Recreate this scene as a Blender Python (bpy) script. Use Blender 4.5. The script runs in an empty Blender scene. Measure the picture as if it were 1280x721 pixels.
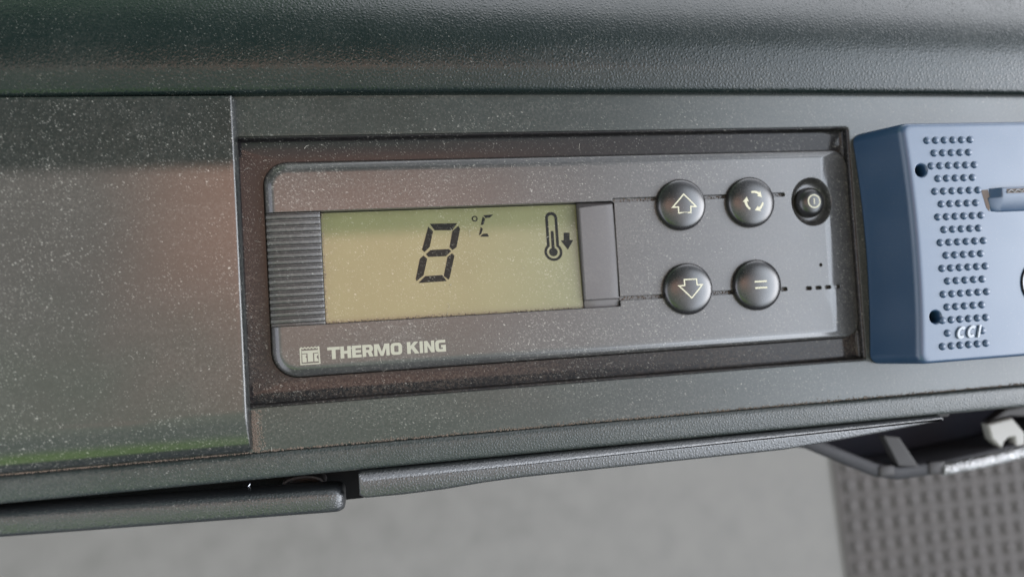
import bpy, bmesh, math, random
import numpy as np
from mathutils import Vector, Matrix

random.seed(7)
SC = bpy.context.scene
COL = SC.collection
MM = 0.001
R = math.radians

# ------------------------------------------------------------------ camera
# Working frame: X along the fascia, Y up the fascia, Z out of it; millimetres, written to Blender as metres.
F_PX, DIST = 924.0, 225.0
_x = np.array([5150.0, 280.0, -924.0]); _x /= np.linalg.norm(_x)
_s = 0.061
_k = -(-_s * _x[0] + _x[1]) / _x[2]
_y = np.array([-_s, 1.0, _k]); _y /= np.linalg.norm(_y)
BASIS = np.array([_x, _y, np.cross(_x, _y)])          # camera axes -> fascia axes
CAM = BASIS @ np.array([0, 0, DIST])
cam_data = bpy.data.cameras.new('camera')
cam = bpy.data.objects.new('camera', cam_data)
COL.objects.link(cam)
m4 = Matrix([list(BASIS[i]) + [CAM[i] * MM] for i in range(3)] + [[0, 0, 0, 1]])
cam.matrix_world = m4
cam_data.sensor_width = 36.0
cam_data.lens = F_PX / 1280.0 * 36.0
cam_data.clip_start, cam_data.clip_end = 0.01, 60.0
cam_data.dof.use_dof = True
cam_data.dof.focus_distance = 0.222
cam_data.dof.aperture_fstop = 5.8
SC.camera = cam

def at(px, py, z=0.0):
    """photo pixel -> point on the level z of the fascia frame (mm)"""
    r = BASIS @ np.array([(px - 640) / F_PX, -(py - 360.5) / F_PX, -1.0])
    t = (z - CAM[2]) / r[2]
    p = CAM + t * r
    return (float(p[0]), float(p[1]))

# ------------------------------------------------------------------ render settings
SC.view_settings.view_transform = 'Standard'
SC.view_settings.look = 'None'
SC.view_settings.exposure = 0.12
SC.view_settings.gamma = 1.0
SC.render.engine = 'CYCLES'
SC.cycles.use_denoising = True
SC.cycles.max_bounces = 6

# ------------------------------------------------------------------ node helpers
class NT:
    def __init__(s, tree):
        s.t = tree; s.n = tree.nodes; s.l = tree.links
    def new(s, typ, **kw):
        n = s.n.new(typ)
        for k, v in kw.items(): setattr(n, k, v)
        return n
    def put(s, sock, v):
        if isinstance(v, bpy.types.NodeSocket): s.l.new(v, sock)
        elif v is not None:
            if hasattr(sock.default_value, '__len__') and not hasattr(v, '__len__'): v = (v,) * len(sock.default_value)
            if hasattr(sock.default_value, '__len__') and len(sock.default_value) == 4 and len(v) == 3: v = (*v, 1)
            sock.default_value = v
    def math(s, op, a, b=None, c=None, clamp=False):
        n = s.new('ShaderNodeMath', operation=op, use_clamp=clamp)
        s.put(n.inputs[0], a)
        if b is not None: s.put(n.inputs[1], b)
        if c is not None: s.put(n.inputs[2], c)
        return n.outputs[0]
    def mix(s, f, a, b):
        n = s.new('ShaderNodeMix', data_type='RGBA')
        s.put(n.inputs[0], f); s.put(n.inputs[6], a); s.put(n.inputs[7], b)
        return n.outputs[2]
    def step(s, v, a, b, lo=0.0, hi=1.0):
        n = s.new('ShaderNodeMapRange', interpolation_type='SMOOTHSTEP')
        s.put(n.inputs[0], v); n.inputs[1].default_value = a; n.inputs[2].default_value = b
        n.inputs[3].default_value = lo; n.inputs[4].default_value = hi
        return n.outputs[0]
    def noise(s, vec, scale, detail=2.0, rough=0.5):
        n = s.new('ShaderNodeTexNoise')
        s.put(n.inputs['Vector'], vec); n.inputs['Scale'].default_value = scale
        n.inputs['Detail'].default_value = detail; n.inputs['Roughness'].default_value = rough
        return n.outputs
    def voronoi(s, vec, scale, feature='F1'):
        n = s.new('ShaderNodeTexVoronoi', feature=feature)
        s.put(n.inputs['Vector'], vec); n.inputs['Scale'].default_value = scale
        return n.outputs

# ------------------------------------------------------------------ world: the surroundings the cab lets in
# directions are described by u = x/z, v = y/z as seen from the fascia
W = bpy.data.worlds.new('World'); SC.world = W; W.use_nodes = True
w = NT(W.node_tree); w.n.clear()
tc = w.new('ShaderNodeTexCoord')
sep = w.new('ShaderNodeSeparateXYZ'); w.l.new(tc.outputs['Generated'], sep.inputs[0])
zc = w.math('MAXIMUM', sep.outputs[2], 0.08)
U = w.math('DIVIDE', sep.outputs[0], zc)
V = w.math('DIVIDE', sep.outputs[1], zc)
n1 = w.noise(tc.outputs['Generated'], 6.0, 3.0)[0]
Un = w.math('MULTIPLY_ADD', n1, 0.25, w.math('SUBTRACT', U, 0.125))
Vn = w.math('MULTIPLY_ADD', n1, 0.4, w.math('SUBTRACT', V, 0.2))
# seat back and cab rear: brownish to the driver's side, grey towards the window
low = w.mix(w.step(Un, -0.45, -0.1), (1.75, 1.62, 1.48), (2.7, 1.95, 1.62))
low = w.mix(w.step(Vn, 0.05, -0.15), low, (1.36, 1.54, 1.24))
low = w.mix(w.step(V, -0.12, -0.30), low, (0.95, 1.12, 0.98))
low = w.mix(w.step(U, 0.0, 0.42), low, (2.1, 2.02, 2.05))
# dark headliner above, greenish where leaves shade the driver's window
high = w.mix(w.step(U, -0.1, 0.45), (0.10, 0.18, 0.145), (0.34, 0.38, 0.43))
low = w.mix(w.math('MULTIPLY', w.math('MULTIPLY', w.step(U, -0.36, -0.14), w.step(U, 0.3, 0.0)), w.step(V, -0.06, 0.14)), low, (4.1, 2.45, 1.85))
base = w.mix(w.step(V, 0.208, 0.222), low, high)
# windscreen band overhead
screen = w.mix(w.step(Un, -0.2, 1.1), (0.17, 0.25, 0.205), (1.5, 1.6, 1.8))
base = w.mix(w.step(Vn, 0.75, 1.5), base, screen)
base = w.mix(w.step(V, 1.9, 2.9), base, w.mix(w.step(U, -0.7, 0.3), (0.5, 0.75, 0.5), (4.2, 4.3, 4.6)))
# grass seen low through the driver's door, then the dark door and floor
green = w.mix(w.step(U, -0.55, 0.25), (1.05, 1.75, 0.45), (0.95, 1.05, 1.05))
base = w.mix(w.step(V, -0.42, -0.75), base, green)
base = w.mix(w.step(V, -0.95, -1.35), base, (0.22, 0.25, 0.30))
# driver's window far to the left
base = w.mix(w.math('MULTIPLY', w.step(U, -0.85, -1.4), w.math('MULTIPLY', w.step(V, 0.8, 0.3), w.step(V, -2.6, -1.4))), base, (3.4, 3.5, 4.0))
# bright passenger window on the right
gl = w.math('MULTIPLY', w.step(U, 0.22, 0.62), w.math('MULTIPLY', w.step(V, -1.3, -0.5), w.step(Vn, 0.95, 0.30)))
win = w.mix(w.step(U, 0.35, 0.95), (3.35, 3.5, 3.8), (7.9, 8.7, 9.8))
win = w.mix(w.step(U, 0.95, 1.7), win, (15.0, 15.2, 16.0))
base = w.mix(gl, base, win)
bg = w.new('ShaderNodeBackground'); w.l.new(base, bg.inputs[0]); bg.inputs[1].default_value = 1.0
wo = w.new('ShaderNodeOutputWorld'); w.l.new(bg.outputs[0], wo.inputs[0])

# ------------------------------------------------------------------ materials
def plastic(name, col, rough=0.35, grain=None, fine=0.0, dust=0.0, flecks=1.0, film=0.0,
            film_col=(0.15, 0.135, 0.12), dust_col=(0.25, 0.24, 0.215), bevel=0.35, coat=0.0, coat_rough=0.08,
            metallic=0.0, spec=0.5, blotch=0.15, film_y=None):
    m = bpy.data.materials.new(name); m.use_nodes = True
    t = NT(m.node_tree); t.n.clear()
    out = t.new('ShaderNodeOutputMaterial'); b = t.new('ShaderNodeBsdfPrincipled')
    t.l.new(b.outputs[0], out.inputs[0])
    tco = t.new('ShaderNodeTexCoord').outputs['Object']
    oi = t.new('ShaderNodeObjectInfo')
    off = t.new('ShaderNodeVectorMath', operation='SCALE'); off.inputs[0].default_value = (0.31, 0.17, 0.05)
    t.l.new(oi.outputs['Random'], off.inputs['Scale'])
    vec = t.new('ShaderNodeVectorMath', operation='ADD'); t.l.new(tco, vec.inputs[0]); t.l.new(off.outputs[0], vec.inputs[1])
    vec = vec.outputs[0]
    color = col
    ro = rough
    cl = t.noise(vec, 45.0, 4.0, 0.6)[0]
    if blotch:
        k = t.math('MULTIPLY_ADD', cl, blotch * 2, 1.0 - blotch)
        c = t.new('ShaderNodeVectorMath', operation='SCALE'); c.inputs[0].default_value = col; t.l.new(k, c.inputs['Scale'])
        color = c.outputs[0]
        ro = t.math('MULTIPLY_ADD', cl, rough * 0.6, rough * 0.7)
    if film:
        fn = t.noise(vec, 1300.0, 2.0, 0.7)[0]
        f = t.math('MULTIPLY', t.step(fn, 0.35, 0.72), t.step(cl, 0.25, 0.75, 0.45, 1.0))
        st = t.new('ShaderNodeMapping'); t.l.new(vec, st.inputs[0])
        st.inputs['Rotation'].default_value = (0, 0, R(-12)); st.inputs['Scale'].default_value = (0.35, 2.2, 1.0)
        wipe = t.noise(st.outputs[0], 60.0, 3.0, 0.6)[0]
        f = t.math('MULTIPLY', f, t.step(wipe, 0.32, 0.66, 0.55, 1.35))
        f = t.math('MULTIPLY', f, film)
        if film_y:
            sy_ = t.new('ShaderNodeSeparateXYZ'); t.l.new(tco, sy_.inputs[0])
            f = t.math('MULTIPLY', f, t.step(sy_.outputs[1], film_y[1], film_y[0], 1.0, film_y[2]))
        color = t.mix(f, color, film_col)
        ro = t.math('MULTIPLY_ADD', f, 0.35, ro)
    masks = []
    if dust:
        dn = t.noise(vec, 1100.0, 1.0)
        w1 = t.new('ShaderNodeVectorMath', operation='MULTIPLY_ADD')
        t.l.new(dn[1], w1.inputs[0]); w1.inputs[1].default_value = (0.0007,) * 3; t.l.new(vec, w1.inputs[2])
        patch = t.step(t.noise(vec, 38.0, 5.0, 0.7)[0], 0.33, 0.66, 0.62, 1.08)
        for cell, rmax, pw, amt in ((0.40, 0.44, 1.0, 0.42), (0.62, 0.33, 2.0, 0.75), (1.7, 0.16, 2.6, 1.0), (6.0, 0.05, 2.0, 1.0)):
            mp = t.new('ShaderNodeMapping', vector_type='TEXTURE')
            t.l.new(w1.outputs[0], mp.inputs[0])
            mp.inputs['Rotation'].default_value = (0, 0, R(35 + cell * 40)); mp.inputs['Scale'].default_value = (1.0, 1.9 if cell < 5 else 1.3, 1.0)
            v = t.voronoi(mp.outputs[0], 1000.0 / cell)
            sc = t.new('ShaderNodeSeparateColor'); t.l.new(v['Color'], sc.inputs[0])
            rr_ = t.math('MULTIPLY', t.math('MULTIPLY', t.math('POWER', sc.outputs[0], pw), rmax * dust), patch)
            mk_ = t.math('MULTIPLY', t.math('SUBTRACT', rr_, v['Distance']), 16.0, clamp=True)
            g = t.math('MULTIPLY_ADD', sc.outputs[1], 0.7, 0.3)
            masks.append(t.math('MULTIPLY', mk_, t.math('MULTIPLY', g, amt * flecks), clamp=True))
        mk_ = masks[0]
        for q in masks[1:]: mk_ = t.math('MAXIMUM', mk_, q)
        color = t.mix(mk_, color, dust_col)
        ro = t.math('MULTIPLY_ADD', mk_, 0.5, ro, clamp=True)
    t.put(b.inputs['Base Color'], color); t.put(b.inputs['Roughness'], ro)
    b.inputs['Metallic'].default_value = metallic
    b.inputs['Specular IOR Level'].default_value = spec
    b.inputs['Coat Weight'].default_value = coat; b.inputs['Coat IOR'].default_value = 1.75; b.inputs['Coat Roughness'].default_value = coat_rough
    nrm = None
    if bevel:
        bv = t.new('ShaderNodeBevel', samples=4); bv.inputs['Radius'].default_value = bevel * MM
        nrm = bv.outputs[0]
    def bump(h, dist, strength):
        nonlocal nrm
        bn = t.new('ShaderNodeBump'); t.put(bn.inputs['Height'], h)
        bn.inputs['Distance'].default_value = dist; bn.inputs['Strength'].default_value = strength
        if nrm is not None: t.l.new(nrm, bn.inputs['Normal'])
        nrm = bn.outputs[0]
    if grain:
        scale, dist = grain
        wv = t.new('ShaderNodeVectorMath', operation='MULTIPLY_ADD')
        t.l.new(t.noise(vec, scale * 0.7, 2.0)[1], wv.inputs[0]); wv.inputs[1].default_value = (0.9 / scale,) * 3; t.l.new(vec, wv.inputs[2])
        e = t.voronoi(wv.outputs[0], scale, 'DISTANCE_TO_EDGE')['Distance']
        h = t.math('ADD', t.step(e, 0.0, 0.42), t.math('MULTIPLY', t.noise(vec, scale * 2.6, 2.0)[0], 0.5))
        bump(h, dist * MM, 1.0)
    if fine: bump(t.noise(vec, 2600.0, 2.0, 0.6)[0], fine * MM, 1.0)
    if dust: bump(mk_, 0.06 * MM, 0.6)
    if nrm is not None:
        t.l.new(nrm, b.inputs['Normal'])
        if coat and bevel: t.l.new(bv.outputs[0], b.inputs['Coat Normal'])
    return m

M = {}
M['cover'] = plastic('cover_plastic', (0.0065, 0.0080, 0.0075), 0.4, coat=0.55, coat_rough=0.025, fine=0.008, dust=1.04, flecks=0.8, film=0.10, blotch=0.12, spec=0.2)
M['unit'] = plastic('controller_plastic', (0.015, 0.0143, 0.0140), 0.4, coat=0.4, coat_rough=0.14, fine=0.012, dust=1.12, flecks=0.75, film=0.24, film_col=(0.108, 0.098, 0.090), spec=0.4)
M['fascia'] = plastic('fascia_plastic', (0.011, 0.0150, 0.0135), 0.4, coat=0.24, coat_rough=0.09, fine=0.008, dust=1.0, flecks=0.65, film=0.15, bevel=0.6, spec=0.25)
M['recess'] = plastic('dusty_recess_plastic', (0.0045, 0.0042, 0.0048), 0.6, coat=0.16, coat_rough=0.06, fine=0.02, dust=1.1, flecks=0.55, film=0.40, film_col=(0.062, 0.047, 0.038), film_y=(0.030, 0.012, 0.22), bevel=0.4, spec=0.1)
M['pad'] = plastic('grained_pad_vinyl', (0.0040, 0.0075, 0.0070), 0.26, grain=(850.0, 0.046), dust=0.8, flecks=0.45, film=0.04, bevel=0, spec=0.30)
M['rail'] = plastic('grained_rail_vinyl', (0.011, 0.015, 0.0145), 0.40, grain=(1150.0, 0.055), dust=0.8, flecks=0.55, film=0.12, bevel=0.4, spec=0.45)
M['lip'] = plastic('grained_lip_vinyl', (0.0065, 0.0080, 0.0095), 0.36, grain=(1100.0, 0.05), dust=0.7, flecks=0.5, film=0.07, bevel=0.8, spec=0.75)
M['button'] = plastic('button_plastic', (0.0065, 0.0060, 0.0063), 0.27, fine=0.003, dust=0.6, flecks=0.35, film=0.07, bevel=0.2, spec=0.6)
M['knob'] = plastic('switch_plastic', (0.007, 0.0065, 0.0065), 0.3, dust=0.3, flecks=0.4, film=0.05, bevel=0.2, spec=0.5)
M['symbol'] = plastic('cream_print', (0.37, 0.35, 0.265), 0.5, dust=0.5, flecks=0.4, bevel=0, blotch=0.06, spec=0.2)
M['logo'] = plastic('worn_cream_print', (0.215, 0.208, 0.165), 0.5, dust=0.5, flecks=0.4, bevel=0, blotch=0.12, spec=0.3)
M['lcd'] = plastic('display_glass', (0.094, 0.095, 0.044), 0.4, dust=1.08, flecks=0.85, film=0.16, film_col=(0.115, 0.100, 0.062), dust_col=(0.25, 0.235, 0.18), bevel=0, coat=0.55, coat_rough=0.03, spec=0.2, blotch=0.2)
M['ink'] = plastic('display_segment', (0.005, 0.006, 0.0055), 0.4, dust=0.95, flecks=0.7, film=0.03, dust_col=(0.17, 0.16, 0.13), bevel=0, coat=0.05, coat_rough=0.035, spec=0.12, blotch=0)
M['grip'] = plastic('ribbed_plastic', (0.022, 0.020, 0.0195), 0.42, fine=0.016, dust=0.9, flecks=0.7, film=0.2, bevel=0.25, spec=0.6)
M['tab'] = plastic('blank_tab_plastic', (0.058, 0.053, 0.054), 0.46, fine=0.02, dust=0.7, flecks=0.5, film=0.12, bevel=0.4, spec=0.4)
M['blue'] = plastic('blue_plastic', (0.012, 0.034, 0.072), 0.35, fine=0.012, dust=0.6, flecks=0.4, film=0.10, film_col=(0.07, 0.075, 0.08), bevel=0.7, blotch=0.14, spec=0.56)
M['bluepale'] = plastic('pale_blue_plastic', (0.19, 0.21, 0.24), 0.42, bevel=0.2, blotch=0.08)  # paler, greyer blue than the shell, for the raised initials
M['badge'] = plastic('white_badge', (0.3, 0.31, 0.32), 0.4, bevel=0.2, blotch=0.05)
M['black'] = plastic('black_plastic', (0.002, 0.002, 0.0025), 0.5, dust=0.25, flecks=0.25, bevel=0.4, spec=0.06)
M['dirt'] = plastic('brown_dirt', (0.105, 0.078, 0.060), 0.9, bevel=0, blotch=0.5)
M['darkbrown'] = plastic('dark_brown_matt', (0.045, 0.028, 0.019), 0.7, bevel=0, blotch=0.4)  # dark brown of the spring bed and the latch end
M['bin'] = plastic('dark_bin_plastic', (0.011, 0.0115, 0.017), 0.8, fine=0.02, dust=0.4, flecks=0.3, film=0.05, bevel=1.0, spec=0.08)
M['binrim'] = plastic('bin_rim_plastic', (0.020, 0.020, 0.023), 0.6, fine=0.02, dust=0.4, flecks=0.3, film=0.05, bevel=1.0, spec=0.2)
M['strut'] = plastic('grey_strut_plastic', (0.026, 0.0245, 0.025), 0.6, bevel=1.0, spec=0.2)
M['metal'] = plastic('scuffed_metal', (0.22, 0.22, 0.22), 0.42, grain=(700.0, 0.25), bevel=0.8, metallic=0.8, blotch=0.3)
M['white'] = plastic('dirty_white_plastic', (0.165, 0.16, 0.148), 0.5, bevel=0.8, film=0.3, blotch=0.25)
M['steel'] = plastic('steel', (0.6, 0.6, 0.62), 0.22, metallic=1.0, bevel=0.2)
M['floor'] = plastic('floor_vinyl', (0.108, 0.104, 0.099), 0.7, bevel=0, blotch=0.28, film=0.3, film_col=(0.128, 0.123, 0.118), spec=0.25)
M['rubber'] = plastic('grey_rubber', (0.058, 0.0525, 0.051), 0.7, bevel=2.0, blotch=0.3, spec=0.2)

# ------------------------------------------------------------------ object helpers
LOC = {}
def thing(name, label, cat, loc, group=None):
    o = bpy.data.objects.new(name, None); COL.objects.link(o)
    o.empty_display_size = 0.01
    o.location = [c * MM for c in loc]; LOC[o.name] = loc
    o['label'] = label; o['category'] = cat
    if group: o['group'] = group
    return o
def wloc(o):
    p = [0.0, 0.0, 0.0]
    while o is not None:
        q = LOC.get(o.name, (0, 0, 0)); p = [a + b for a, b in zip(p, q)]; o = o.parent
    return p
def obj(name, verts, faces, mat, parent=None, smooth=40, weighted=False):
    """verts in mm in the fascia frame"""
    o0 = wloc(parent) if parent is not None else (0, 0, 0)
    me = bpy.data.meshes.new(name)
    me.from_pydata([[(c - k) * MM for c, k in zip(v, o0)] for v in verts], [], faces)
    me.update()
    bm = bmesh.new(); bm.from_mesh(me)
    bmesh.ops.recalc_face_normals(bm, faces=bm.faces)
    bm.to_mesh(me); bm.free()
    o = bpy.data.objects.new(name, me); COL.objects.link(o)
    o.parent = parent
    me.materials.append(mat)
    shade(me, smooth)
    return o
def shade(me, deg):
    if deg:
        me.polygons.foreach_set('use_smooth', [True] * len(me.polygons))
        me.set_sharp_from_angle(angle=R(deg))
def bake(o, cutters=(), weighted=True, smooth=40):
    """cut shapes out of o (exact boolean) and store the result as its mesh"""
    for c in cutters:
        md = o.modifiers.new('cut', 'BOOLEAN'); md.object = c; md.operation = 'DIFFERENCE'; md.solver = 'EXACT'
    dg = bpy.context.evaluated_depsgraph_get()
    me = bpy.data.meshes.new_from_object(o.evaluated_get(dg))
    o.modifiers.clear()
    old = o.data; mats = list(old.materials); o.data = me
    me.name = old.name
    me.materials.clear()
    for q in mats: me.materials.append(q)
    me.polygons.foreach_set('material_index', [0] * len(me.polygons))
    for c in cutters:
        d = c.data; bpy.data.objects.remove(c); bpy.data.meshes.remove(d)
    bpy.data.meshes.remove(old)
    shade(me, smooth)
    if weighted:
        md = o.modifiers.new('w', 'WEIGHTED_NORMAL'); md.keep_sharp = True; md.weight = 100
        dg = bpy.context.evaluated_depsgraph_get()
        me2 = bpy.data.meshes.new_from_object(o.evaluated_get(dg))
        o.modifiers.clear(); nm = me.name; o.data = me2; bpy.data.meshes.remove(me); me2.name = nm
    return o

def rr(x0, x1, y0, y1, r, n=8, sub=1, radii=None):
    """rounded rectangle outline, counter-clockwise"""
    rs = radii or (r, r, r, r)           # bl, br, tr, tl
    P = []
    for cx, cy, a0, q in ((x0, y0, 180, rs[0]), (x1, y0, 270, rs[1]), (x1, y1, 0, rs[2]), (x0, y1, 90, rs[3])):
        ox = cx + (q if cx == x0 else -q); oy = cy + (q if cy == y0 else -q)
        for i in range(n + 1):
            a = R(a0 + 90.0 * i / n)
            P.append((ox + q * math.cos(a), oy + q * math.sin(a)))
    if sub > 1:
        out = []
        for i, p in enumerate(P):
            out.append(p); q = P[(i + 1) % len(P)]
            if i % (n + 1) == n:
                for k in range(1, sub): out.append((p[0] + (q[0] - p[0]) * k / sub, p[1] + (q[1] - p[1]) * k / sub))
        P = out
    return P
def inset(poly, d):
    """miter inset of a ccw polygon"""
    n = len(poly); out = []
    for i in range(n):
        a, p, c = Vector(poly[i - 1]), Vector(poly[i]), Vector(poly[(i + 1) % n])
        e1 = (p - a).normalized(); e2 = (c - p).normalized()
        n1 = Vector((-e1.y, e1.x)); n2 = Vector((-e2.y, e2.x))
        b = n1 + n2; L = b.length
        b = n1 if L < 1e-6 else b / L
        k = max(0.35, b.dot(n1))
        q = p + b * (d / k); out.append((q.x, q.y))
    return out
def loft(rings, cap0=True, cap1=True):
    V = []; Fc = []; n = len(rings[0])
    for r_ in rings: V += r_
    for k in range(len(rings) - 1):
        for i in range(n):
            j = (i + 1) % n
            Fc.append((k * n + i, k * n + j, (k + 1) * n + j, (k + 1) * n + i))
    if cap0: Fc.append(tuple(range(n))[::-1])
    if cap1: Fc.append(tuple((len(rings) - 1) * n + i for i in range(n)))
    return V, Fc
def lift(poly, z): return [(x, y, z) for x, y in poly]
def slab(poly, prof):
    """prof: list of (inset, z) from the back to the front"""
    return loft([lift(inset(poly, d) if d else poly, z) for d, z in prof])
def box(x0, x1, y0, y1, z0, z1):
    return loft([lift([(x0, y0), (x1, y0), (x1, y1), (x0, y1)], z) for z in (z0, z1)])
def merge(*parts):
    V = []; Fc = []
    for v, f in parts:
        k = len(V); V += v; Fc += [tuple(i + k for i in q) for q in f]
    return V, Fc
def lathe(cx, cy, prof, n=64, sx=1.0, sy=1.0):
    """prof: (r, z) outwards-in ending at r=0 optional"""
    rings = []
    for r_, z in prof:
        rings.append([(cx + sx * r_ * math.cos(2 * math.pi * i / n), cy + sy * r_ * math.sin(2 * math.pi * i / n), z) for i in range(n)])
    return loft(rings)
def extrude_x(prof, xs, fx=None):
    """open or closed (y, z) profile swept along X; closed prism with end caps"""
    rings = []
    for x in xs:
        rings.append([(x, *(fx(x, y, z) if fx else (y, z))) for y, z in prof])
    return loft(rings)
def cutter(V, F_): return obj('cutter', V, F_, M['black'], None, smooth=0)
def flat(name, polys, z, h, mat, parent, zf=None):
    """filled outlines (with holes by nesting) as a thin solid lying on level z"""
    cu = bpy.data.curves.new(name, 'CURVE'); cu.dimensions = '2D'; cu.fill_mode = 'BOTH'; cu.extrude = h / 2 * MM
    for p in polys:
        s = cu.splines.new('POLY'); s.points.add(len(p) - 1)
        for q, (x, y) in zip(s.points, p): q.co = (x * MM, y * MM, 0, 1)
        s.use_cyclic_u = True
    tmp = bpy.data.objects.new(name, cu); COL.objects.link(tmp)
    dg = bpy.context.evaluated_depsgraph_get()
    me = bpy.data.meshes.new_from_object(tmp.evaluated_get(dg))
    bpy.data.objects.remove(tmp); bpy.data.curves.remove(cu)
    o0 = wloc(parent) if parent is not None else (0, 0, 0)
    for v in me.vertices:
        x, y, zz = v.co.x / MM, v.co.y / MM, v.co.z / MM
        zz += z + h / 2 + (zf(x, y) if zf else 0)
        v.co = ((x - o0[0]) * MM, (y - o0[1]) * MM, (zz - o0[2]) * MM)
    me.materials.clear(); me.materials.append(mat); me.name = name
    o = bpy.data.objects.new(name, me); COL.objects.link(o); o.parent = parent
    return o
def ring(cx, cy, r0, r1, n=40): return [[(cx + r * math.cos(2 * math.pi * i / n), cy + r * math.sin(2 * math.pi * i / n)) for i in range(n)] for r in (r1, r0)]
def outline(poly, wd): return [inset(poly, -wd / 2), inset(poly, wd / 2)]
def tube(pts, rad, n=8):
    pts = [Vector(p) for p in pts]; rings = []
    for i, p in enumerate(pts):
        d = (pts[min(i + 1, len(pts) - 1)] - pts[max(i - 1, 0)]).normalized()
        a = d.orthogonal().normalized() if i == 0 else (a - d * a.dot(d)).normalized()
        b = d.cross(a)
        r_ = rad[i] if hasattr(rad, '__len__') else rad
        rings.append([tuple(p + (a * math.cos(2 * math.pi * k / n) + b * math.sin(2 * math.pi * k / n)) * r_) for k in range(n)])
    return loft(rings)

# ================================================================== SETTING: cab floor
fl = obj('floor', *box(-2500, 2500, -2500, 2500, -362, -350), M['floor'])
fl['kind'] = 'structure'

# ================================================================== DASHBOARD
dash = thing('dashboard', 'dark grey truck dashboard with a grained padded top, smooth fascia and grained lower rail', 'dashboard', (20, 0, 0))
# padded top: a long grained roll
prof = [(58.3, -9), (58.2, -4.5), (58.3, 0.9), (58.6, 2.1), (59.2, 2.75), (60.2, 3.15), (62, 3.7), (63.9, 4.24), (64.7, 4.45), (65.3, 4.57), (66.0, 4.64), (67.6, 4.7), (70.8, 4.7), (73.6, 4.5), (77, 3.8), (81, 2.7), (85, 1.1), (90, -1.4), (96, -5.0), (104, -11.0), (115, -21.0), (128, -36.0), (140, -54.0), (140, -60), (60, -60)]
xs = [-240 + 10 * i for i in range(51)]
obj('padded_top', *extrude_x(prof, xs, lambda x, y, z: (y - 0.000035 * (x - 20) ** 2 + 0.9 + (0.9 if x < -60 else 0.9 - 0.006 * (x + 60)), z)), M['pad'], dash, smooth=60)
# fascia plate with the radio slot
Vf, Ff = box(-240, 260, -42.6, 60.5, -8, -0.4)
fas = obj('fascia', Vf, Ff, M['fascia'], dash)
q = fas.data
for v_ in q.vertices:
    if v_.co.z > -0.002 and v_.co.y < 0: v_.co.z -= 0.0002
bake(fas, [cutter(*slab(rr(-83.0, 117.9, -30.1, 48.1, 1.2), [(0, -20), (0, 10)]))])
# sloped walls of the slot, open in the middle where the controller sits
outer = rr(-82.9, 117.8, -30.0, 48.0, 1.2)
Vr, Fr = loft([lift(outer, -9.0), lift(outer, -0.55), lift(inset(outer, 0.3), -0.6), lift(inset(outer, 0.55), -0.85), lift(inset(outer, 0.7), -1.3), lift(inset(outer, 0.8), -1.9),
               lift(inset(outer, 0.9), -2.5), lift(inset(outer, 1.2), -2.85), lift(inset(outer, 1.8), -3.0), lift(rr(-71.5, 117.3, -22.5, 40.8, 6, radii=(7.7, 6.2, 6.2, 7.0)), -3.2), lift(rr(-71.5, 117.3, -22.5, 40.8, 6, radii=(7.7, 6.2, 6.2, 7.0)), -9.0)], cap0=False, cap1=False)
n_ = len(outer)
Fr += [(10 * n_ + i, 10 * n_ + (i + 1) % n_, (i + 1) % n_, i) for i in range(n_)]
obj('slot_frame', Vr, Fr, M['recess'], dash, smooth=50)
# grained rail below the fascia
prof = [(-42.8, -9), (-42.75, -1.2), (-43.0, -0.2), (-43.6, 0.3), (-44.6, 0.45), (-46.6, 0.35), (-48.6, 0.15), (-49.5, -0.05), (-50.0, -0.4), (-50.3, -1.0), (-50.4, -5), (-50.4, -16), (-43, -16)]
obj('lower_rail', *extrude_x(prof, xs), M['rail'], dash, smooth=60)
# body behind, with the cavity the drawer closes
obj('rear_body', *box(-240, 260, -49, 130, -60, -16.2), M['black'], dash)
obj('cavity_panel', *slab(rr(-240, -47.2, -63.5, -49.2, 1.5), [(0, -40), (0, -23), (0.6, -22.4)]), M['black'], dash)
sx, sy = at(378, 607, -13)
sc_ = obj('screw_cup', *loft([[(sx + a * math.cos(2 * math.pi * i / 32), sy + b_ * math.sin(2 * math.pi * i / 32), z) for i in range(32)]
      for a, b_, z in ((6.6, 3.0, -22.6), (6.6, 3.0, -13.2), (6.1, 2.6, -12.9), (5.5, 2.1, -13.4), (5.3, 2.0, -22.0))]), M['grip'], dash)
sx, sy = at(307, 612, -13)
obj('metal_sliver', *tube([(sx - 1.9, sy - 2.6, -22.6), (sx - 0.9, sy - 1.2, -14), (sx, sy, -13), (sx + 1.4, sy + 1.7, -13.2)], [0.5, 0.6, 0.85, 0.12], 6), M['steel'], dash)

# ================================================================== BLANK COVER
cov = thing('panel_cover', 'large plain dust-speckled cover panel with rounded edges, beside the ribbed grip of the controller', 'cover panel', (-130, 8, -0.4))
o_ = rr(-215, -77.6, -42.3, 59.2, 1.0, n=6, sub=1, radii=(1, 1.6, 0.8, 1))
rings = []
for k in range(9):
    a = R(90.0 * k / 8)
    ix, iy = 0.9 * (1 - math.cos(a)), 11.0 * (1 - math.cos(a))
    z = -0.2 + 3.4 * math.sin(a)
    rings.append([(min(x, -77.6 - ix), max(y, -42.3 + iy) if y < 0 else min(y, 59.2 - 0.4 * (1 - math.cos(a))), z) for x, y in o_])
flat_in = [(x - (1.0 if x > -100 else 0), y + (1.5 if y < 0 else -0.6), rings[-1][0][2]) for x, y, z in rings[-1]]
Vc, Fc = loft([lift(o_, -0.35)] + rings + [flat_in])
pc = obj('cover_face', Vc, Fc, M['cover'], cov, smooth=60)
bake(pc)

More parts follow.
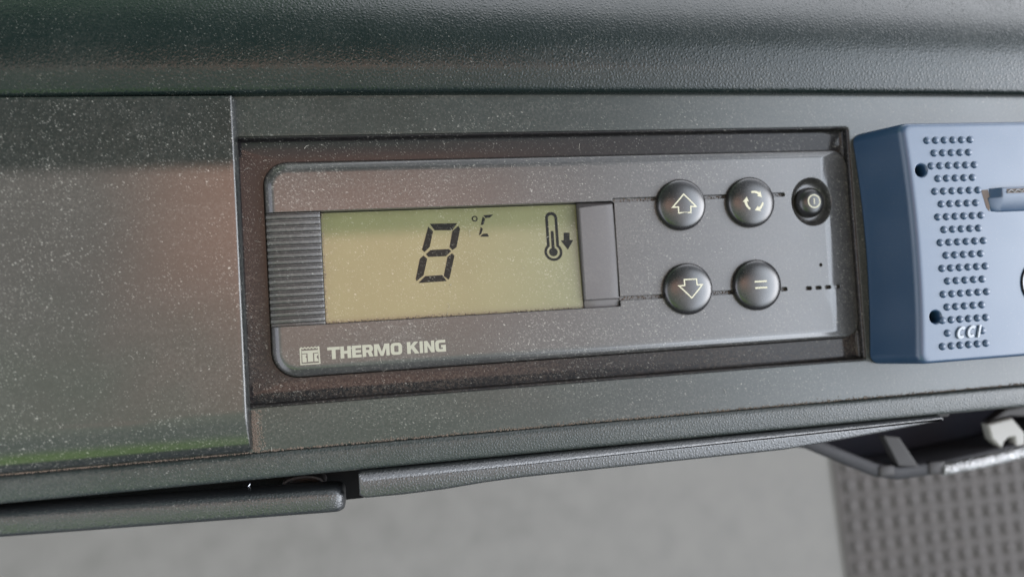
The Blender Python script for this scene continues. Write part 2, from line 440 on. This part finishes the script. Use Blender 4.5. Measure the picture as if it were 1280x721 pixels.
# ================================================================== TEMPERATURE CONTROLLER
ctl = thing('temperature_controller', 'grey slot-mounted temperature controller with an amber display reading 8 and five round buttons', 'controller', (23, 9, -8))
X0, X1, Y0, Y1 = -71.2, 117.0, -22.2, 40.5
body_out = rr(X0, X1, Y0, Y1, 7.0, n=10, radii=(7.5, 6.0, 6.0, 6.8))
ho = obj('housing', *slab(body_out, [(0, -8), (0, -2.0), (0.12, -1.55), (0.45, -1.15), (1.3, -0.68), (2.1, -0.24), (2.45, -0.07), (2.9, 0.0), (3.5, 0.0)]), M['unit'], ctl)
cuts = []
WX1, WY0, WY1 = 34.15, -7.4, 25.7
cuts.append(cutter(*box(-80, WX1, WY0, WY1, -6.4, 5)))                       # display window, open at the ribbed end
for y_, x_a, x_b in ((25.9, WX1 - 0.6, 92.6), (-5.0, WX1 - 0.6, 91.0)):       # seam grooves through the buttons
    cuts.append(cutter(*slab(rr(x_a, x_b, y_ - 0.65, y_ + 0.65, 0.5, n=4), [(0, -1.3), (0, 3)])))
for x_ in (98.6, 102.1, 105.6, 109.2):                                       # four little slots
    cuts.append(cutter(*slab(rr(x_ - 1.15, x_ + 1.15, -5.8, -4.6, 0.55, n=4), [(0, -1.6), (0, 3)])))
PX, PY = 102.2, 23.2
cuts.append(cutter(*lathe(PX, PY, [(5.0, -2.9), (5.9, -2.6), (6.6, -1.8), (7.1, -0.7), (7.55, 0.05), (8.6, 1.2)], 64, 1.0, 1.07)))
for x_, sl in ((106.0, 5.0), (107.4, 11.5)):                                  # sloping right end
    q = math.tan(R(sl))
    cuts.append(cutter(*loft([[(x_ - 2, y, 0 + 2 * q) , (140, y, -(140 - x_) * q), (140, y, 12), (x_ - 2, y, 12)] for y in (-60, 80)])))
# pin-hole between power switch and slots
px_, py_ = at(1026, 331)
cuts.append(cutter(*lathe(px_, py_, [(0.55, -1), (0.55, 2)], 16)))
bake(ho, cuts, smooth=35)

# display: sits at a slight tilt, top edge deeper
LX0, LX1, LY0, LY1 = -55.6, 22.6, -7.2, 25.5
def zl(x, y): return -1.9 - 0.046 * (y - LY0)
g_ = []
Vd = [(LX0, LY0), (LX1, LY0), (LX1, LY1), (LX0, LY1)]
dsp = obj('display', *loft([[(x, y, -6.3) for x, y in Vd], [(x, y, zl(x, y)) for x, y in Vd]]), M['lcd'], ctl, smooth=0)
def crop(ox, oy, s, pts, z=-3.2): return [at(ox + x / s, oy + y / s, z) for x, y in pts]
S8 = [[(245, 163), (468, 158), (428, 215), (283, 216)],
      [(232, 185), (270, 225), (243, 352), (200, 395), (180, 375)],
      [(478, 180), (492, 205), (462, 355), (430, 378), (405, 355), (428, 225)],
      [(212, 412), (250, 378), (400, 370), (418, 388), (375, 428), (232, 435)],
      [(192, 423), (222, 450), (192, 585), (135, 632), (128, 615), (162, 450)],
      [(425, 405), (445, 425), (405, 605), (395, 620), (357, 590), (388, 435)],
      [(205, 592), (345, 583), (380, 632), (150, 648)]]
flat('digit', [crop(500, 255, 6.554, p) for p in S8], 0.03, 0.05, M['ink'], dsp, zl)
cx_, cy_ = crop(500, 255, 6.554, [(612, 121)])[0]
flat('degree_sign', ring(cx_, cy_, 0.55, 0.9), 0.03, 0.05, M['ink'], dsp, zl)
SCc = [[(683, 92), (765, 87), (735, 112), (700, 115)], [(678, 103), (697, 122), (685, 168), (662, 175)],
       [(662, 190), (678, 205), (665, 245), (645, 260)], [(655, 268), (680, 245), (715, 243), (728, 268)]]
flat('unit_letter', [crop(500, 255, 6.554, p) for p in SCc], 0.03, 0.05, M['ink'], dsp, zl)
def bulb(cx, cy, r, hw, ytop, n=20):
    pts = []
    a0 = math.asin(hw / r)
    for i in range(n * 2 + 1):
        a = -math.pi / 2 + a0 + (2 * math.pi - 2 * a0) * i / (2 * n)
        pts.append((cx + r * math.cos(a), cy + r * math.sin(a)))
    # pts run clockwise on screen from the stem's right foot round the bulb to its left foot
    top = [(cx - hw + 0, ytop + hw)] + [(cx - hw * math.cos(math.pi * i / 8), ytop + hw - hw * math.sin(math.pi * i / 8)) for i in range(1, 8)] + [(cx + hw, ytop + hw)]
    lean = lambda p: (p[0] - (cy - p[1]) * 0.055, p[1])
    return [lean(p) for p in pts + top]
th = [bulb(113, 343, 40, 27, 162), bulb(113, 343, 29, 15, 176), bulb(113, 343, 19, 6.5, 248)]
flat('thermometer_icon', [crop(660, 220, 3.604, p) for p in th], 0.03, 0.05, M['ink'], dsp, zl)
flat('arrow_icon', [crop(660, 220, 3.604, [(160, 256), (186, 256), (186, 288), (202, 290), (178, 332), (147, 292), (160, 290)])], 0.03, 0.05, M['ink'], dsp, zl)

# ribbed grip
prof = [(-7.3, -6.3), (-7.3, -0.9)]
nr, y_ = 17, -6.6
pr = (25.5 - y_) / nr
for i in range(nr):
    yy = y_ + i * pr
    prof += [(yy, -0.95), (yy + pr * 0.18, -0.35), (yy + pr * 0.4, -0.18), (yy + pr * 0.68, -0.22), (yy + pr * 0.82, -0.95)]
prof += [(25.55, -0.95), (25.55, -6.3)]
Vg, Fg = extrude_x(prof, [-71.15, -70.9, -69.5, -68.5, -56.2, -55.7], lambda x, y, z: (y, z if z < -6 else z - (1.1 if x < -71 else 0.7 if x < -70.5 else 0.12 if x < -69 else 0.25 if x > -56 else 0)))
obj('ribbed_grip', Vg, Fg, M['grip'], ctl, smooth=30)
# plain tab, its right end curving down
tp = []
for x_, zt in ((22.75, -0.75), (23.1, -0.42), (27, -0.26), (31, -0.26), (33.2, -0.34), (33.9, -0.5)):
    k_ = (x_ - 22.7) / 11.5
    bow, yt = 0.55 * k_, 23.9 + 0.9 * k_
    tp.append([(x_, -7.35, -6.3), (x_, 25.6, -6.3), (x_, 25.6, -2.0), (x_, yt + 0.3, zt - 0.4), (x_, yt, zt), (x_ + bow, 10, zt), (x_, -4.7, zt), (x_, -5.1, zt - 0.6), (x_, -7.35, -1.2)])
obj('blank_tab', *loft(tp), M['tab'], ctl, smooth=30)
# dirt lines where the display meets the housing
def crumbs(rng, n, x0, x1, y0, y1, z, r0, r1):
    parts = []
    for _ in range(n):
        c = (rng.uniform(x0, x1), rng.uniform(y0, y1), z); r_ = rng.uniform(r0, r1)
        vs = [Vector((1, 0, 0)), Vector((-1, 0, 0)), Vector((0, 1, 0)), Vector((0, -1, 0)), Vector((0, 0, 1)), Vector((0, 0, -1))]
        vs = [tuple(Vector(c) + v * r_ * rng.uniform(0.5, 1.3)) for v in vs]
        parts.append((vs, [(0, 2, 4), (2, 1, 4), (1, 3, 4), (3, 0, 4), (2, 0, 5), (1, 2, 5), (3, 1, 5), (0, 3, 5)]))
    return merge(*parts)

# printing
S = 34.4 / 728.0; SYv = 3.5 / 74.0; LXo, LYo = -55.5, -17.65
def letter(dx, polys): return [[(LXo + (dx + x) * S, LYo + y * SYv) for x, y in p] for p in polys]
word = []
word += letter(0, [[(26, 0), (49, 0), (49, 56), (75, 56), (75, 74), (0, 74), (0, 56), (26, 56)]])
word += letter(78, [[(0, 0), (22, 0), (22, 28), (42, 28), (42, 0), (64, 0), (64, 74), (42, 74), (42, 46), (22, 46), (22, 74), (0, 74)]])
word += letter(148, [[(0, 0), (57, 0), (57, 17), (22, 17), (22, 29), (54, 29), (54, 45), (22, 45), (22, 57), (57, 57), (57, 74), (0, 74)]])
word += letter(211, [[(0, 0), (22, 0), (22, 26), (32, 26), (42, 0), (66, 0), (54, 30), (63, 38), (65, 50), (62, 64), (52, 73), (42, 74), (0, 74)], [(22, 42), (38, 42), (43, 46), (43, 54), (38, 58), (22, 58)]])
word += letter(282, [[(0, 0), (20, 0), (20, 48), (38, 0), (56, 0), (74, 48), (74, 0), (95, 0), (95, 74), (65, 74), (47.5, 26), (30, 74), (0, 74)]])
word += letter(384, [[(18, 0), (52, 0), (64, 5), (70, 17), (70, 57), (64, 69), (52, 74), (18, 74), (6, 69), (0, 57), (0, 17), (6, 5)], [(22, 20), (28, 17), (42, 17), (48, 20), (48, 54), (42, 57), (28, 57), (22, 54)]])
word += letter(485, [[(0, 0), (22, 0), (22, 24), (29, 31), (48, 0), (75, 0), (44, 46), (72, 74), (45, 74), (22, 49), (22, 74), (0, 74)]])
word += letter(564, [[(0, 0), (20, 0), (20, 74), (0, 74)]])
word += letter(592, [[(0, 0), (20, 0), (20, 42), (43, 0), (64, 0), (64, 74), (44, 74), (44, 32), (21, 74), (0, 74)]])
word += letter(662, [[(18, 0), (66, 0), (66, 42), (36, 42), (36, 27), (46, 27), (46, 17), (28, 17), (22, 22), (22, 52), (28, 57), (64, 57), (64, 74), (18, 74), (6, 69), (0, 57), (0, 17), (6, 5)]])
flat('lettering', word, 0.0, 0.05, M['logo'], ctl)
# emblem: square with a wavy top edge, T with an I-K pair beneath
ex, ey, es = -63.25, -18.75, 5.9 / 370.0
def em(pts): return [(ex + (x - 60) * es, ey + (385 - y) * es * 1.0) for x, y in pts]
wave_o = [(60 + i * 10, 72 + (10 * math.cos(i * 2 * math.pi / 6))) for i in range(0, 36)]
wave_i = [(x, y + 24) for x, y in wave_o if 82 <= x <= 388]
ring_o = [(60, 385), (415, 385)] + wave_o[::-1]
ring_i = [(82, 364), (393, 364)] + wave_i[::-1]
emb = [em(ring_o), em(ring_i),
       em([(95, 130), (380, 130), (380, 178), (290, 178), (290, 335), (195, 335), (195, 178), (95, 178)]),
       em([(100, 192), (175, 192), (175, 222), (160, 235), (160, 250), (175, 262), (175, 340), (100, 340)]),
       em([(310, 192), (380, 192), (380, 215), (350, 255), (390, 335), (310, 335)])]
flat('emblem', emb, 0.0, 0.05, M['logo'], ctl)

# round push buttons
dome = [(8.15, -0.4), (8.15, 1.15), (8.0, 1.6), (7.65, 2.0), (6.9, 2.4), (5.8, 2.78), (4.5, 3.06), (3.0, 3.26), (1.5, 3.36), (0.25, 3.38)]
def zdome(r_):
    q = sorted(dome[1:]); 
    for (a, za), (b_, zb) in zip(q, q[1:]):
        if a <= r_ <= b_: return za + (zb - za) * (r_ - a) / (b_ - a)
    return 3.38
def dens(p, stepmm=0.5):
    out = []
    for i, a in enumerate(p):
        b_ = p[(i + 1) % len(p)]; L = math.dist(a, b_); k = max(1, int(L / stepmm))
        out += [(a[0] + (b_[0] - a[0]) * j / k, a[1] + (b_[1] - a[1]) * j / k) for j in range(k)]
    return out
BUT = [(56.0, 23.6), (79.8, 23.6), (56.3, -3.2), (80.0, -3.2)]
up = [(0, 2.95), (3.9, -1.05), (2.05, -1.05), (2.05, -2.9), (-2.05, -2.9), (-2.05, -1.05), (-3.9, -1.05)][::-1]
dn = [(x, -y) for x, y in up][::-1]
def arc_arrow(a0, a1, r_=2.95):
    o, i_ = [], []
    n = 12; ae = a1 + (0.55 if a0 > a1 else -0.55)
    for k in range(n + 1):
        a = a0 + (ae - a0) * k / n
        wd = 0.30 + 0.12 * k / n
        o.append(((r_ + wd) * math.cos(a), (r_ + wd) * math.sin(a))); i_.append(((r_ - wd) * math.cos(a), (r_ - wd) * math.sin(a)))
    head = [((r_ + 1.0) * math.cos(ae), (r_ + 1.0) * math.sin(ae)), (r_ * math.cos(a1 + (-0.05 if a0 > a1 else 0.05)), r_ * math.sin(a1)), ((r_ - 1.0) * math.cos(ae), (r_ - 1.0) * math.sin(ae))]
    return o + head + i_[::-1]
cyc = [arc_arrow(R(105), R(22)), arc_arrow(R(350), R(272)), arc_arrow(R(238), R(150))]
eq = [[(-2.1, y - 0.26), (2.1, y - 0.26), (2.1, y + 0.26), (-2.1, y + 0.26)] for y in (1.0, -1.0)]
SYM = [('up_arrow_symbol', outline(up, 0.4)), ('cycle_symbol', cyc), ('down_arrow_symbol', outline(dn, 0.4)), ('equals_symbol', eq)]
BL = ['round black button with a hollow up arrow', 'round black button with three circling arrows', 'round black button with a hollow down arrow', 'round black button with two bars']
proto = None
for (bx, by), (sn, polys), bl in zip(BUT, SYM, BL):
    if proto is None:
        proto = obj('button', *lathe(0, 0, dome), M['button'], None, smooth=50)
        b_ = proto
    else:
        b_ = proto.copy(); COL.objects.link(b_)
    b_.parent = ctl
    c0 = wloc(ctl)
    LOC[b_.name] = (bx - c0[0], by - c0[1], 0.0 - c0[2])
    b_.location = [c * MM for c in LOC[b_.name]]
    b_['label'] = bl
    flat(sn, [dens([(bx + x, by + y) for x, y in p]) for p in polys], 0.0, 0.06, M['symbol'], b_,
         lambda x, y, bx=bx, by=by: zdome(math.hypot(x - bx, y - by)) + 0.01)
# power switch standing in its dish
pw = obj('power_switch', *lathe(PX + 0.2, PY, [(5.1, -3.2), (5.0, -1.7), (4.75, -0.9), (4.3, -0.15), (3.6, 0.4), (2.7, 0.7), (1.8, 0.83), (1.0, 0.87), (0.2, 0.88)], 48), M['knob'], ctl, smooth=50)
pw['label'] = 'small recessed power switch in an oval dish'
flat('power_symbol', ring(PX + 0.2, PY, 1.85, 2.3, 36) + [[(PX + 0.2 + x, PY + y) for x, y in ((-0.2, -0.95), (0.2, -0.95), (0.2, 0.95), (-0.2, 0.95))]], 0.86, 0.06, M['symbol'], pw,
     lambda x, y: -0.10 * max(0, math.hypot(x - PX - 0.2, y - PY) - 1.2))

# ================================================================== BLUE BOX
bx = thing('intercom_box', 'dark blue plastic box with rows of raised dots, two screw holes and raised initials CCI', 'device', (160, 6, -0.4))
H = 17.0
def sag(x, y): return (1.9 * max(0.0, 1 - ((y - 6.5) / 38.0) ** 2) * max(0.0, min(1.0, (165 - x) / 40.0)))
def bring(x0, y0, y1, z, r_): return [(x + sag(x, y), y, z) for x, y in rr(x0, 212, y0, y1, r_, n=6, sub=16)]
rings = [bring(118.9, -31.6, 45.5, -0.4, 3.5), bring(119.3, -31.6, 45.5, 1.0, 3.5), bring(123.0, -31.1, 44.6, 15.4, 3.2),
         bring(123.5, -30.9, 44.4, 16.3, 3.0), bring(124.2, -30.5, 43.9, 16.85, 2.7), bring(125.0, -29.9, 43.3, 17.0, 2.3), bring(125.8, -29.2, 42.6, 17.0, 2.0)]
bh = obj('box_shell', *loft(rings), M['blue'], bx)
holes = [(129.6, 29.4), (130.4, -16.7)]
bake(bh, [cutter(*lathe(x, y, [(1.7, 6), (1.75, 16.2), (2.05, 16.7), (2.6, 17.4)], 32)) for x, y in holes], smooth=50)
parts = []
def dotx(y): return 132.3 + 1.9 * (1 - ((y - 6.5) / 34.0) ** 2)
for i in range(17):
    y_ = 38.8 - 4.05 * i
    nd = 6 if i % 2 == 0 else 5
    x_0 = dotx(y_) + (0 if nd == 6 else 1.75) - (0.5 if i > 12 else 0)
    for k in range(nd):
        if i == 15 and 0 < k < 4: continue
        parts.append(lathe(x_0 + 3.12 * k, y_, [(1.2, 16.95), (1.14, 17.2), (0.95, 17.47), (0.68, 17.66), (0.35, 17.76), (0.06, 17.78)], 16))
obj('dot_pattern', *merge(*parts), M['blue'], bx, smooth=80)
def cshape(cx, cy, r_=1.55, wd=0.78, h=1.25):
    o, i_ = [], []
    for k in range(17):
        a = R(48 + (312 - 48) * k / 16)
        o.append((cx + r_ * math.cos(a) + 0.28 * h * r_ * math.sin(a), cy + h * r_ * math.sin(a)))
        i_.append((cx + (r_ - wd) * math.cos(a) + 0.28 * h * (r_ - wd) * math.sin(a), cy + h * (r_ - wd) * math.sin(a)))
    return o + i_[::-1]
yi = 38.8 - 4.05 * 15 - 0.15
flat('initials', [cshape(138.8, yi), cshape(142.5, yi + 0.1), [(144.3, yi - 1.85), (145.0, yi - 1.85), (146.1, yi + 1.95), (145.4, yi + 1.95)]], 17.0, 0.6, M['bluepale'], bx)
# latch bar with its zigzag spring
lp = [(22.9, 16.9), (22.9, 18.9), (22.5, 19.2), (20.4, 19.2), (19.8, 19.0), (15.6, 17.3), (15.2, 16.9)]
lr = []
for x_, k in ((152.2, 0.0), (153.4, 0.25), (156.2, 0.95), (157, 1.0), (211, 1.0)):
    lr.append([(x_ + (0.9 if y > 20 and x_ < 156 else 0), y, 16.9 + (z - 16.9) * k) for y, z in lp])
la = obj('latch_bar', *loft(lr), M['blue'], bx, smooth=30)
obj('spring_bed', *box(157.8, 210, 20.9, 22.3, 19.0, 19.25), M['darkbrown'], la)
zz = [(157.8 + 1.25 * i, 21.2 + (0.75 if i % 2 else 0), 19.45) for i in range(42)]
obj('zigzag_spring', *tube(zz, 0.2, 6), M['metal'], la)
gx = [(150.5, 22.5), (153.0, 22.6), (153.6, 19.0), (152.9, 15.6), (151.9, 16.8), (151.2, 19.6)]
flat('brown_patch', [gx], 17.0, 0.06, M['darkbrown'], bx)  # flat dark brown patch at the latch bar's tapered end
bd = flat('round_badge', [ring(170.0, -8.2, 0, 7.3, 48)[0]], 17.0, 0.3, M['badge'], bx)
flat('badge_rim', ring(170.0, -8.2, 7.3, 7.8, 48), 17.0, 0.35, M['black'], bd)

# ================================================================== LOWER FITTINGS
dr = thing('drawer', 'narrow pulled-down drawer front with a grained top edge, black gap above it', 'drawer', (-130, -57, -8))
def drawer_front():
    prof = [(-55.0, -11.5), (-55.0, -9), (-54.9, -4), (-55.4, -2.3), (-56.4, -1.4), (-57.2, -1.2), (-61.0, -1.5), (-61.9, -2.0), (-62.3, -3.0), (-62.3, -11.5)]
    rot = lambda x: (x + 53) * -0.030
    xs_ = [-240, -200, -160, -120, -90, -70, -58, -55.5, -54.3, -53.5, -53.1, -53.0]
    sh = {-55.5: 0.05, -54.3: 0.35, -53.5: 0.9, -53.1: 1.5, -53.0: 2.1}
    def fx(x, y, z):
        s_ = sh.get(x, 0)
        yy = y + (-s_ if y > -57 else s_ * 0.6)
        return yy + rot(x), (z - s_ if z > -11 else z)
    return extrude_x(prof, xs_, fx)
obj('drawer_front', *drawer_front(), M['lip'], dr, smooth=50)

fp = thing('lower_flap', 'long dark flap with a bright grained upper edge, hanging below the lower rail', 'flap', (45, -54, -8))
fo = [(-48.6, -57.4), (-46.8, -58.4), (-36, -58.5), (-24, -58.2), (-12, -57.4), (0, -57.0), (40, -56.8), (85, -56.6), (97, -55.9), (120, -54.2), (142.6, -52.2), (143.4, -51.4), (143.4, -50.45), (-47.6, -50.45), (-48.6, -51.3)]
fq = [lift(fo, -12), lift(fo, -0.9)]
for k in range(1, 7):
    a = R(15 * k)
    fq.append([(x, y - (2.6 if x < 100 else 0.7) * (1 - math.cos(a)) if y > -51.29 else y + 0.5 * (1 - math.cos(a)), -0.9 + 2.4 * math.sin(a)) for x, y in inset(fo, 0.4 * (1 - math.cos(a)))])
obj('flap_panel', *loft(fq), M['lip'], fp, smooth=60)
ew = at(1190, 513, -6); 
obj('hinge_pin', *tube([(141, -51.2, -6.5), (147, -51.0, -6.5), (151, -50.9, -6.5)], [1.3, 1.2, 1.5], 10), M['strut'], fp)

# open bin under the right-hand end
bn = thing('storage_bin', 'dark open bin with a scuffed metal front edge, hanging below the dashboard corner', 'bin', (170, -66, -60))
A = [at(985, 557, -40), at(1010, 561, -40), at(1055, 580, -40), at(1095, 596, -40), at(1125, 600, -40), at(1180, 592, -40), at(1280, 569, -40), (262, -66)]
back = [(262, -42), (140, -42), (104, -50)]
bo = A + back
bi = inset(bo, 3.6)
obj('bin_tray', *loft([lift(inset(bo, 0.8), -40.6), lift(inset(bo, 0.4), -41.8), lift(inset(bo, 2.0), -64), lift(inset(bo, 5.2), -64.2), lift(bi, -58), lift(bi, -41.0), lift(inset(bo, 2.9), -40.4)][:3] +
    [lift(inset(bo, 3.0), -64)], cap0=False, cap1=True), M['bin'], bn, smooth=30)
Vw, Fw = loft([lift(inset(bo, 0.1), -44), lift(inset(bo, 0.0), -41.2), lift(inset(bo, 0.9), -40.2), lift(inset(bo, 4.4), -40.0), lift(inset(bo, 5.2), -40.8), lift(inset(bo, 5.4), -62)], cap0=False, cap1=False)
obj('bin_rim', Vw, Fw, M['binrim'], bn, smooth=50)
p1, p2, p3 = at(1180, 588, -39), at(1225, 578.5, -39), at(1290, 563, -39)
mr = []
for (x, y), k in zip((p1, (p1[0] + 2, p1[1] + 0.45), p2, p3, (262, -63.5)), (0.75, 1, 1, 1, 1)):
    mr.append([(x, y + 2.6 * k * math.cos(a), -40.3 + 2.1 * k * math.sin(a)) for a in [2 * math.pi * i / 14 for i in range(14)]])
obj('metal_edge', *loft(mr), M['metal'], bn, smooth=60)
q1, q2 = at(1113, 545, -38), at(1134, 582, -40)
dx, dy = 3.3, -0.6
obj('strut', *loft([[(q1[0] - dx, q1[1] - dy, -37.5), (q1[0] + dx, q1[1] + dy, -37.5), (q1[0] + dx, q1[1] + dy, -41), (q1[0] - dx, q1[1] - dy, -41)],
                    [(q2[0] - dx - 1, q2[1] - dy, -39), (q2[0] + dx + 1, q2[1] + dy, -39), (q2[0] + dx + 1, q2[1] + dy, -43), (q2[0] - dx - 1, q2[1] - dy, -43)]]), M['strut'], bn, smooth=0)
for (px, py, s_) in ((1108, 588, 1.5), (1171, 584, 1.7)):
    q = at(px, py, -40)
    obj('corner_pad', *slab(rr(q[0] - 2.2 * s_, q[0] + 2.2 * s_, q[1] - 1.4 * s_, q[1] + 1.4 * s_, 0.9), [(0, -42), (0, -39.8), (0.5, -39.4)]), M['strut'], bn, smooth=40)
# white clip at the bin's end
def zp(pts, z): return [(*at(x, y, z), z) for x, y in pts]
wc = [(1235, 530), (1240, 549), (1253, 561), (1256, 553), (1261, 547), (1268, 546), (1270, 559), (1282, 557), (1282, 541), (1270, 527), (1265, 522)]
Fz = [at(x, y, -40) for x, y in wc][::-1]
if sum(Fz[i - 1][0] * Fz[i][1] - Fz[i][0] * Fz[i - 1][1] for i in range(len(Fz))) < 0: Fz = Fz[::-1]
obj('white_clip', *slab(Fz, [(0, -43.5), (0, -40.6), (0.6, -40)]), M['white'], bn, smooth=30)
ca = [at(x, y, -42) for x, y in ((1237, 527), (1258, 511), (1290, 505), (1290, 521), (1264, 520))]
if sum(ca[i - 1][0] * ca[i][1] - ca[i][0] * ca[i - 1][1] for i in range(len(ca))) < 0: ca = ca[::-1]
obj('clip_arm', *slab(ca, [(0, -46), (0, -42.5), (0.6, -42)]), M['strut'], bn, smooth=30)

# ================================================================== RUBBER MAT
mt = thing('rubber_mat', 'dark studded rubber mat lying on the grey cab floor', 'mat', (480, -200, -350))
mat_o = [at(1062, 735, -346), (660, -330), (660, -90), at(1036, 560, -346)]
mo = [(mat_o[0][0] + 6, -330), (660, -330), (660, -90), (mat_o[3][0], -90)]
obj('mat_sheet', *slab(mo, [(0, -349.9), (0, -348.6), (1.5, -348.0)]), M['rubber'], mt)
parts = []
sx0, sy0 = at(1062, 590, -345)
for i in range(24):
    for j in range(14):
        cx_, cy_ = sx0 - 3.5 + 14.5 * i, -100 - 17.0 * j
        e = 0.05 * (cy_ + 100)
        cx_ -= e
        if cx_ > 640: continue
        parts.append(slab(rr(cx_ - 5.6, cx_ + 5.6, cy_ - 6.7, cy_ + 6.7, 2.2, n=3), [(0, -348.1), (0.8, -347.2), (3.0, -346.0)]))
obj('studs', *merge(*parts), M['rubber'], mt, smooth=50)

# ================================================================== DIRT
rng = random.Random(3)
d1 = merge(*[crumbs(rng, 1, x_, x_, y_, y_, -0.6, 0.07, 0.28) for x_, y_ in [(-77.5 + min(5, abs(rng.gauss(0, 1.3))), rng.uniform(-42.3, -30.8)) for _ in range(750)]])
pp = []
for k in range(3000):                                                        # dusty crease along the fascia's lower edge
    x_ = rng.uniform(-200, 215); pp.append(crumbs(rng, 1, x_, x_ + 0.1, -42.75 + abs(rng.gauss(0, 0.1)), -42.5 + abs(rng.gauss(0, 0.45)), -0.55, 0.07, 0.26))
for k in range(420):
    x_ = rng.uniform(-55.4, 22.4); y_ = LY0 + abs(rng.gauss(0, 0.25)) + 0.05; pp.append(crumbs(rng, 1, x_, x_, y_, y_, zl(x_, y_), 0.07, 0.22))
for k in range(160):
    y_ = rng.uniform(LY0, LY1); x_ = LX0 + 0.1 + abs(rng.gauss(0, 0.3)); pp.append(crumbs(rng, 1, x_, x_, y_, y_, zl(x_, y_), 0.06, 0.2))
for y0_, xa, xb in ((25.9, 34.5, 92), (-5.0, 34.5, 91)):
    for k in range(260):
        x_ = rng.uniform(xa, xb); pp.append(crumbs(rng, 1, x_, x_, y0_ - 0.5, y0_ + 0.5, -1.25, 0.08, 0.3))
for k in range(900):                                                         # grime round the buttons and along the slot floor
    bx_, by_ = rng.choice(BUT); a = rng.uniform(0, 6.283); r_ = 8.25 + abs(rng.gauss(0, 0.16)); pp.append(crumbs(rng, 1, bx_ + r_ * math.cos(a), bx_ + r_ * math.cos(a), by_ + r_ * math.sin(a), by_ + r_ * math.sin(a), 0.0, 0.03, 0.09))
for k in range(1500):
    x_ = rng.uniform(-77, 116); y_ = -29.0 + abs(rng.gauss(0, 1.6)); pp.append(crumbs(rng, 1, x_, x_, min(y_, -23), min(y_, -23), -3.05, 0.04, 0.15))
for k in range(500):
    y_ = rng.uniform(-28, 46); x_ = -77.2 + abs(rng.gauss(0, 1.2)); pp.append(crumbs(rng, 1, min(x_, -72), min(x_, -72), y_, y_, -3.05, 0.04, 0.16))
for k in range(700):
    x_ = rng.uniform(-215, -79); pp.append(crumbs(rng, 1, x_, x_, -42.75, -42.45, -0.5, 0.07, 0.24))
do = obj('dirt', *merge(d1, *pp), M['dirt'], None, smooth=0)
do['kind'] = 'stuff'; do['label'] = 'brown dirt and dust crumbs lodged in the creases and corners of the dashboard'; do['category'] = 'dirt'

pp = []
for k in range(46):
    px0, py0 = rng.choice([(rng.uniform(0, 290), rng.uniform(140, 540)), (rng.uniform(330, 1040), rng.uniform(180, 250)), (rng.uniform(330, 1060), rng.uniform(440, 560)), (rng.uniform(300, 330), rng.uniform(200, 520)), (rng.uniform(410, 720), rng.uniform(270, 390))])
    x_, y_ = at(px0, py0); a = rng.uniform(0, 6.3); L = rng.uniform(0.5, 2.2); c_ = rng.uniform(-0.6, 0.6)
    zb = 3.3 if x_ < -79 else (-0.3 if (y_ > 41 or y_ < -31) else (-3.05 if (x_ < -71.6 or y_ < -22.6) else (zl(x_, y_) + 0.1 if (-55 < x_ < 22 and -7 < y_ < 25) else 0.05)))
    pts = []
    for i in range(7):
        pts.append((x_, y_, zb + 0.12 * math.sin(i * 0.52))); a += c_ * 0.5; x_ += L / 6 * math.cos(a); y_ += L / 6 * math.sin(a)
    pp.append(tube(pts, rng.uniform(0.025, 0.055), 5))
M['lint'] = plastic('pale_lint', (0.20, 0.19, 0.165), 0.8, bevel=0, blotch=0)
li = obj('lint', *merge(*pp), M['lint'], None, smooth=60)
li['kind'] = 'stuff'; li['label'] = 'pale lint fibres scattered over the dusty dashboard plastics'; li['category'] = 'lint'
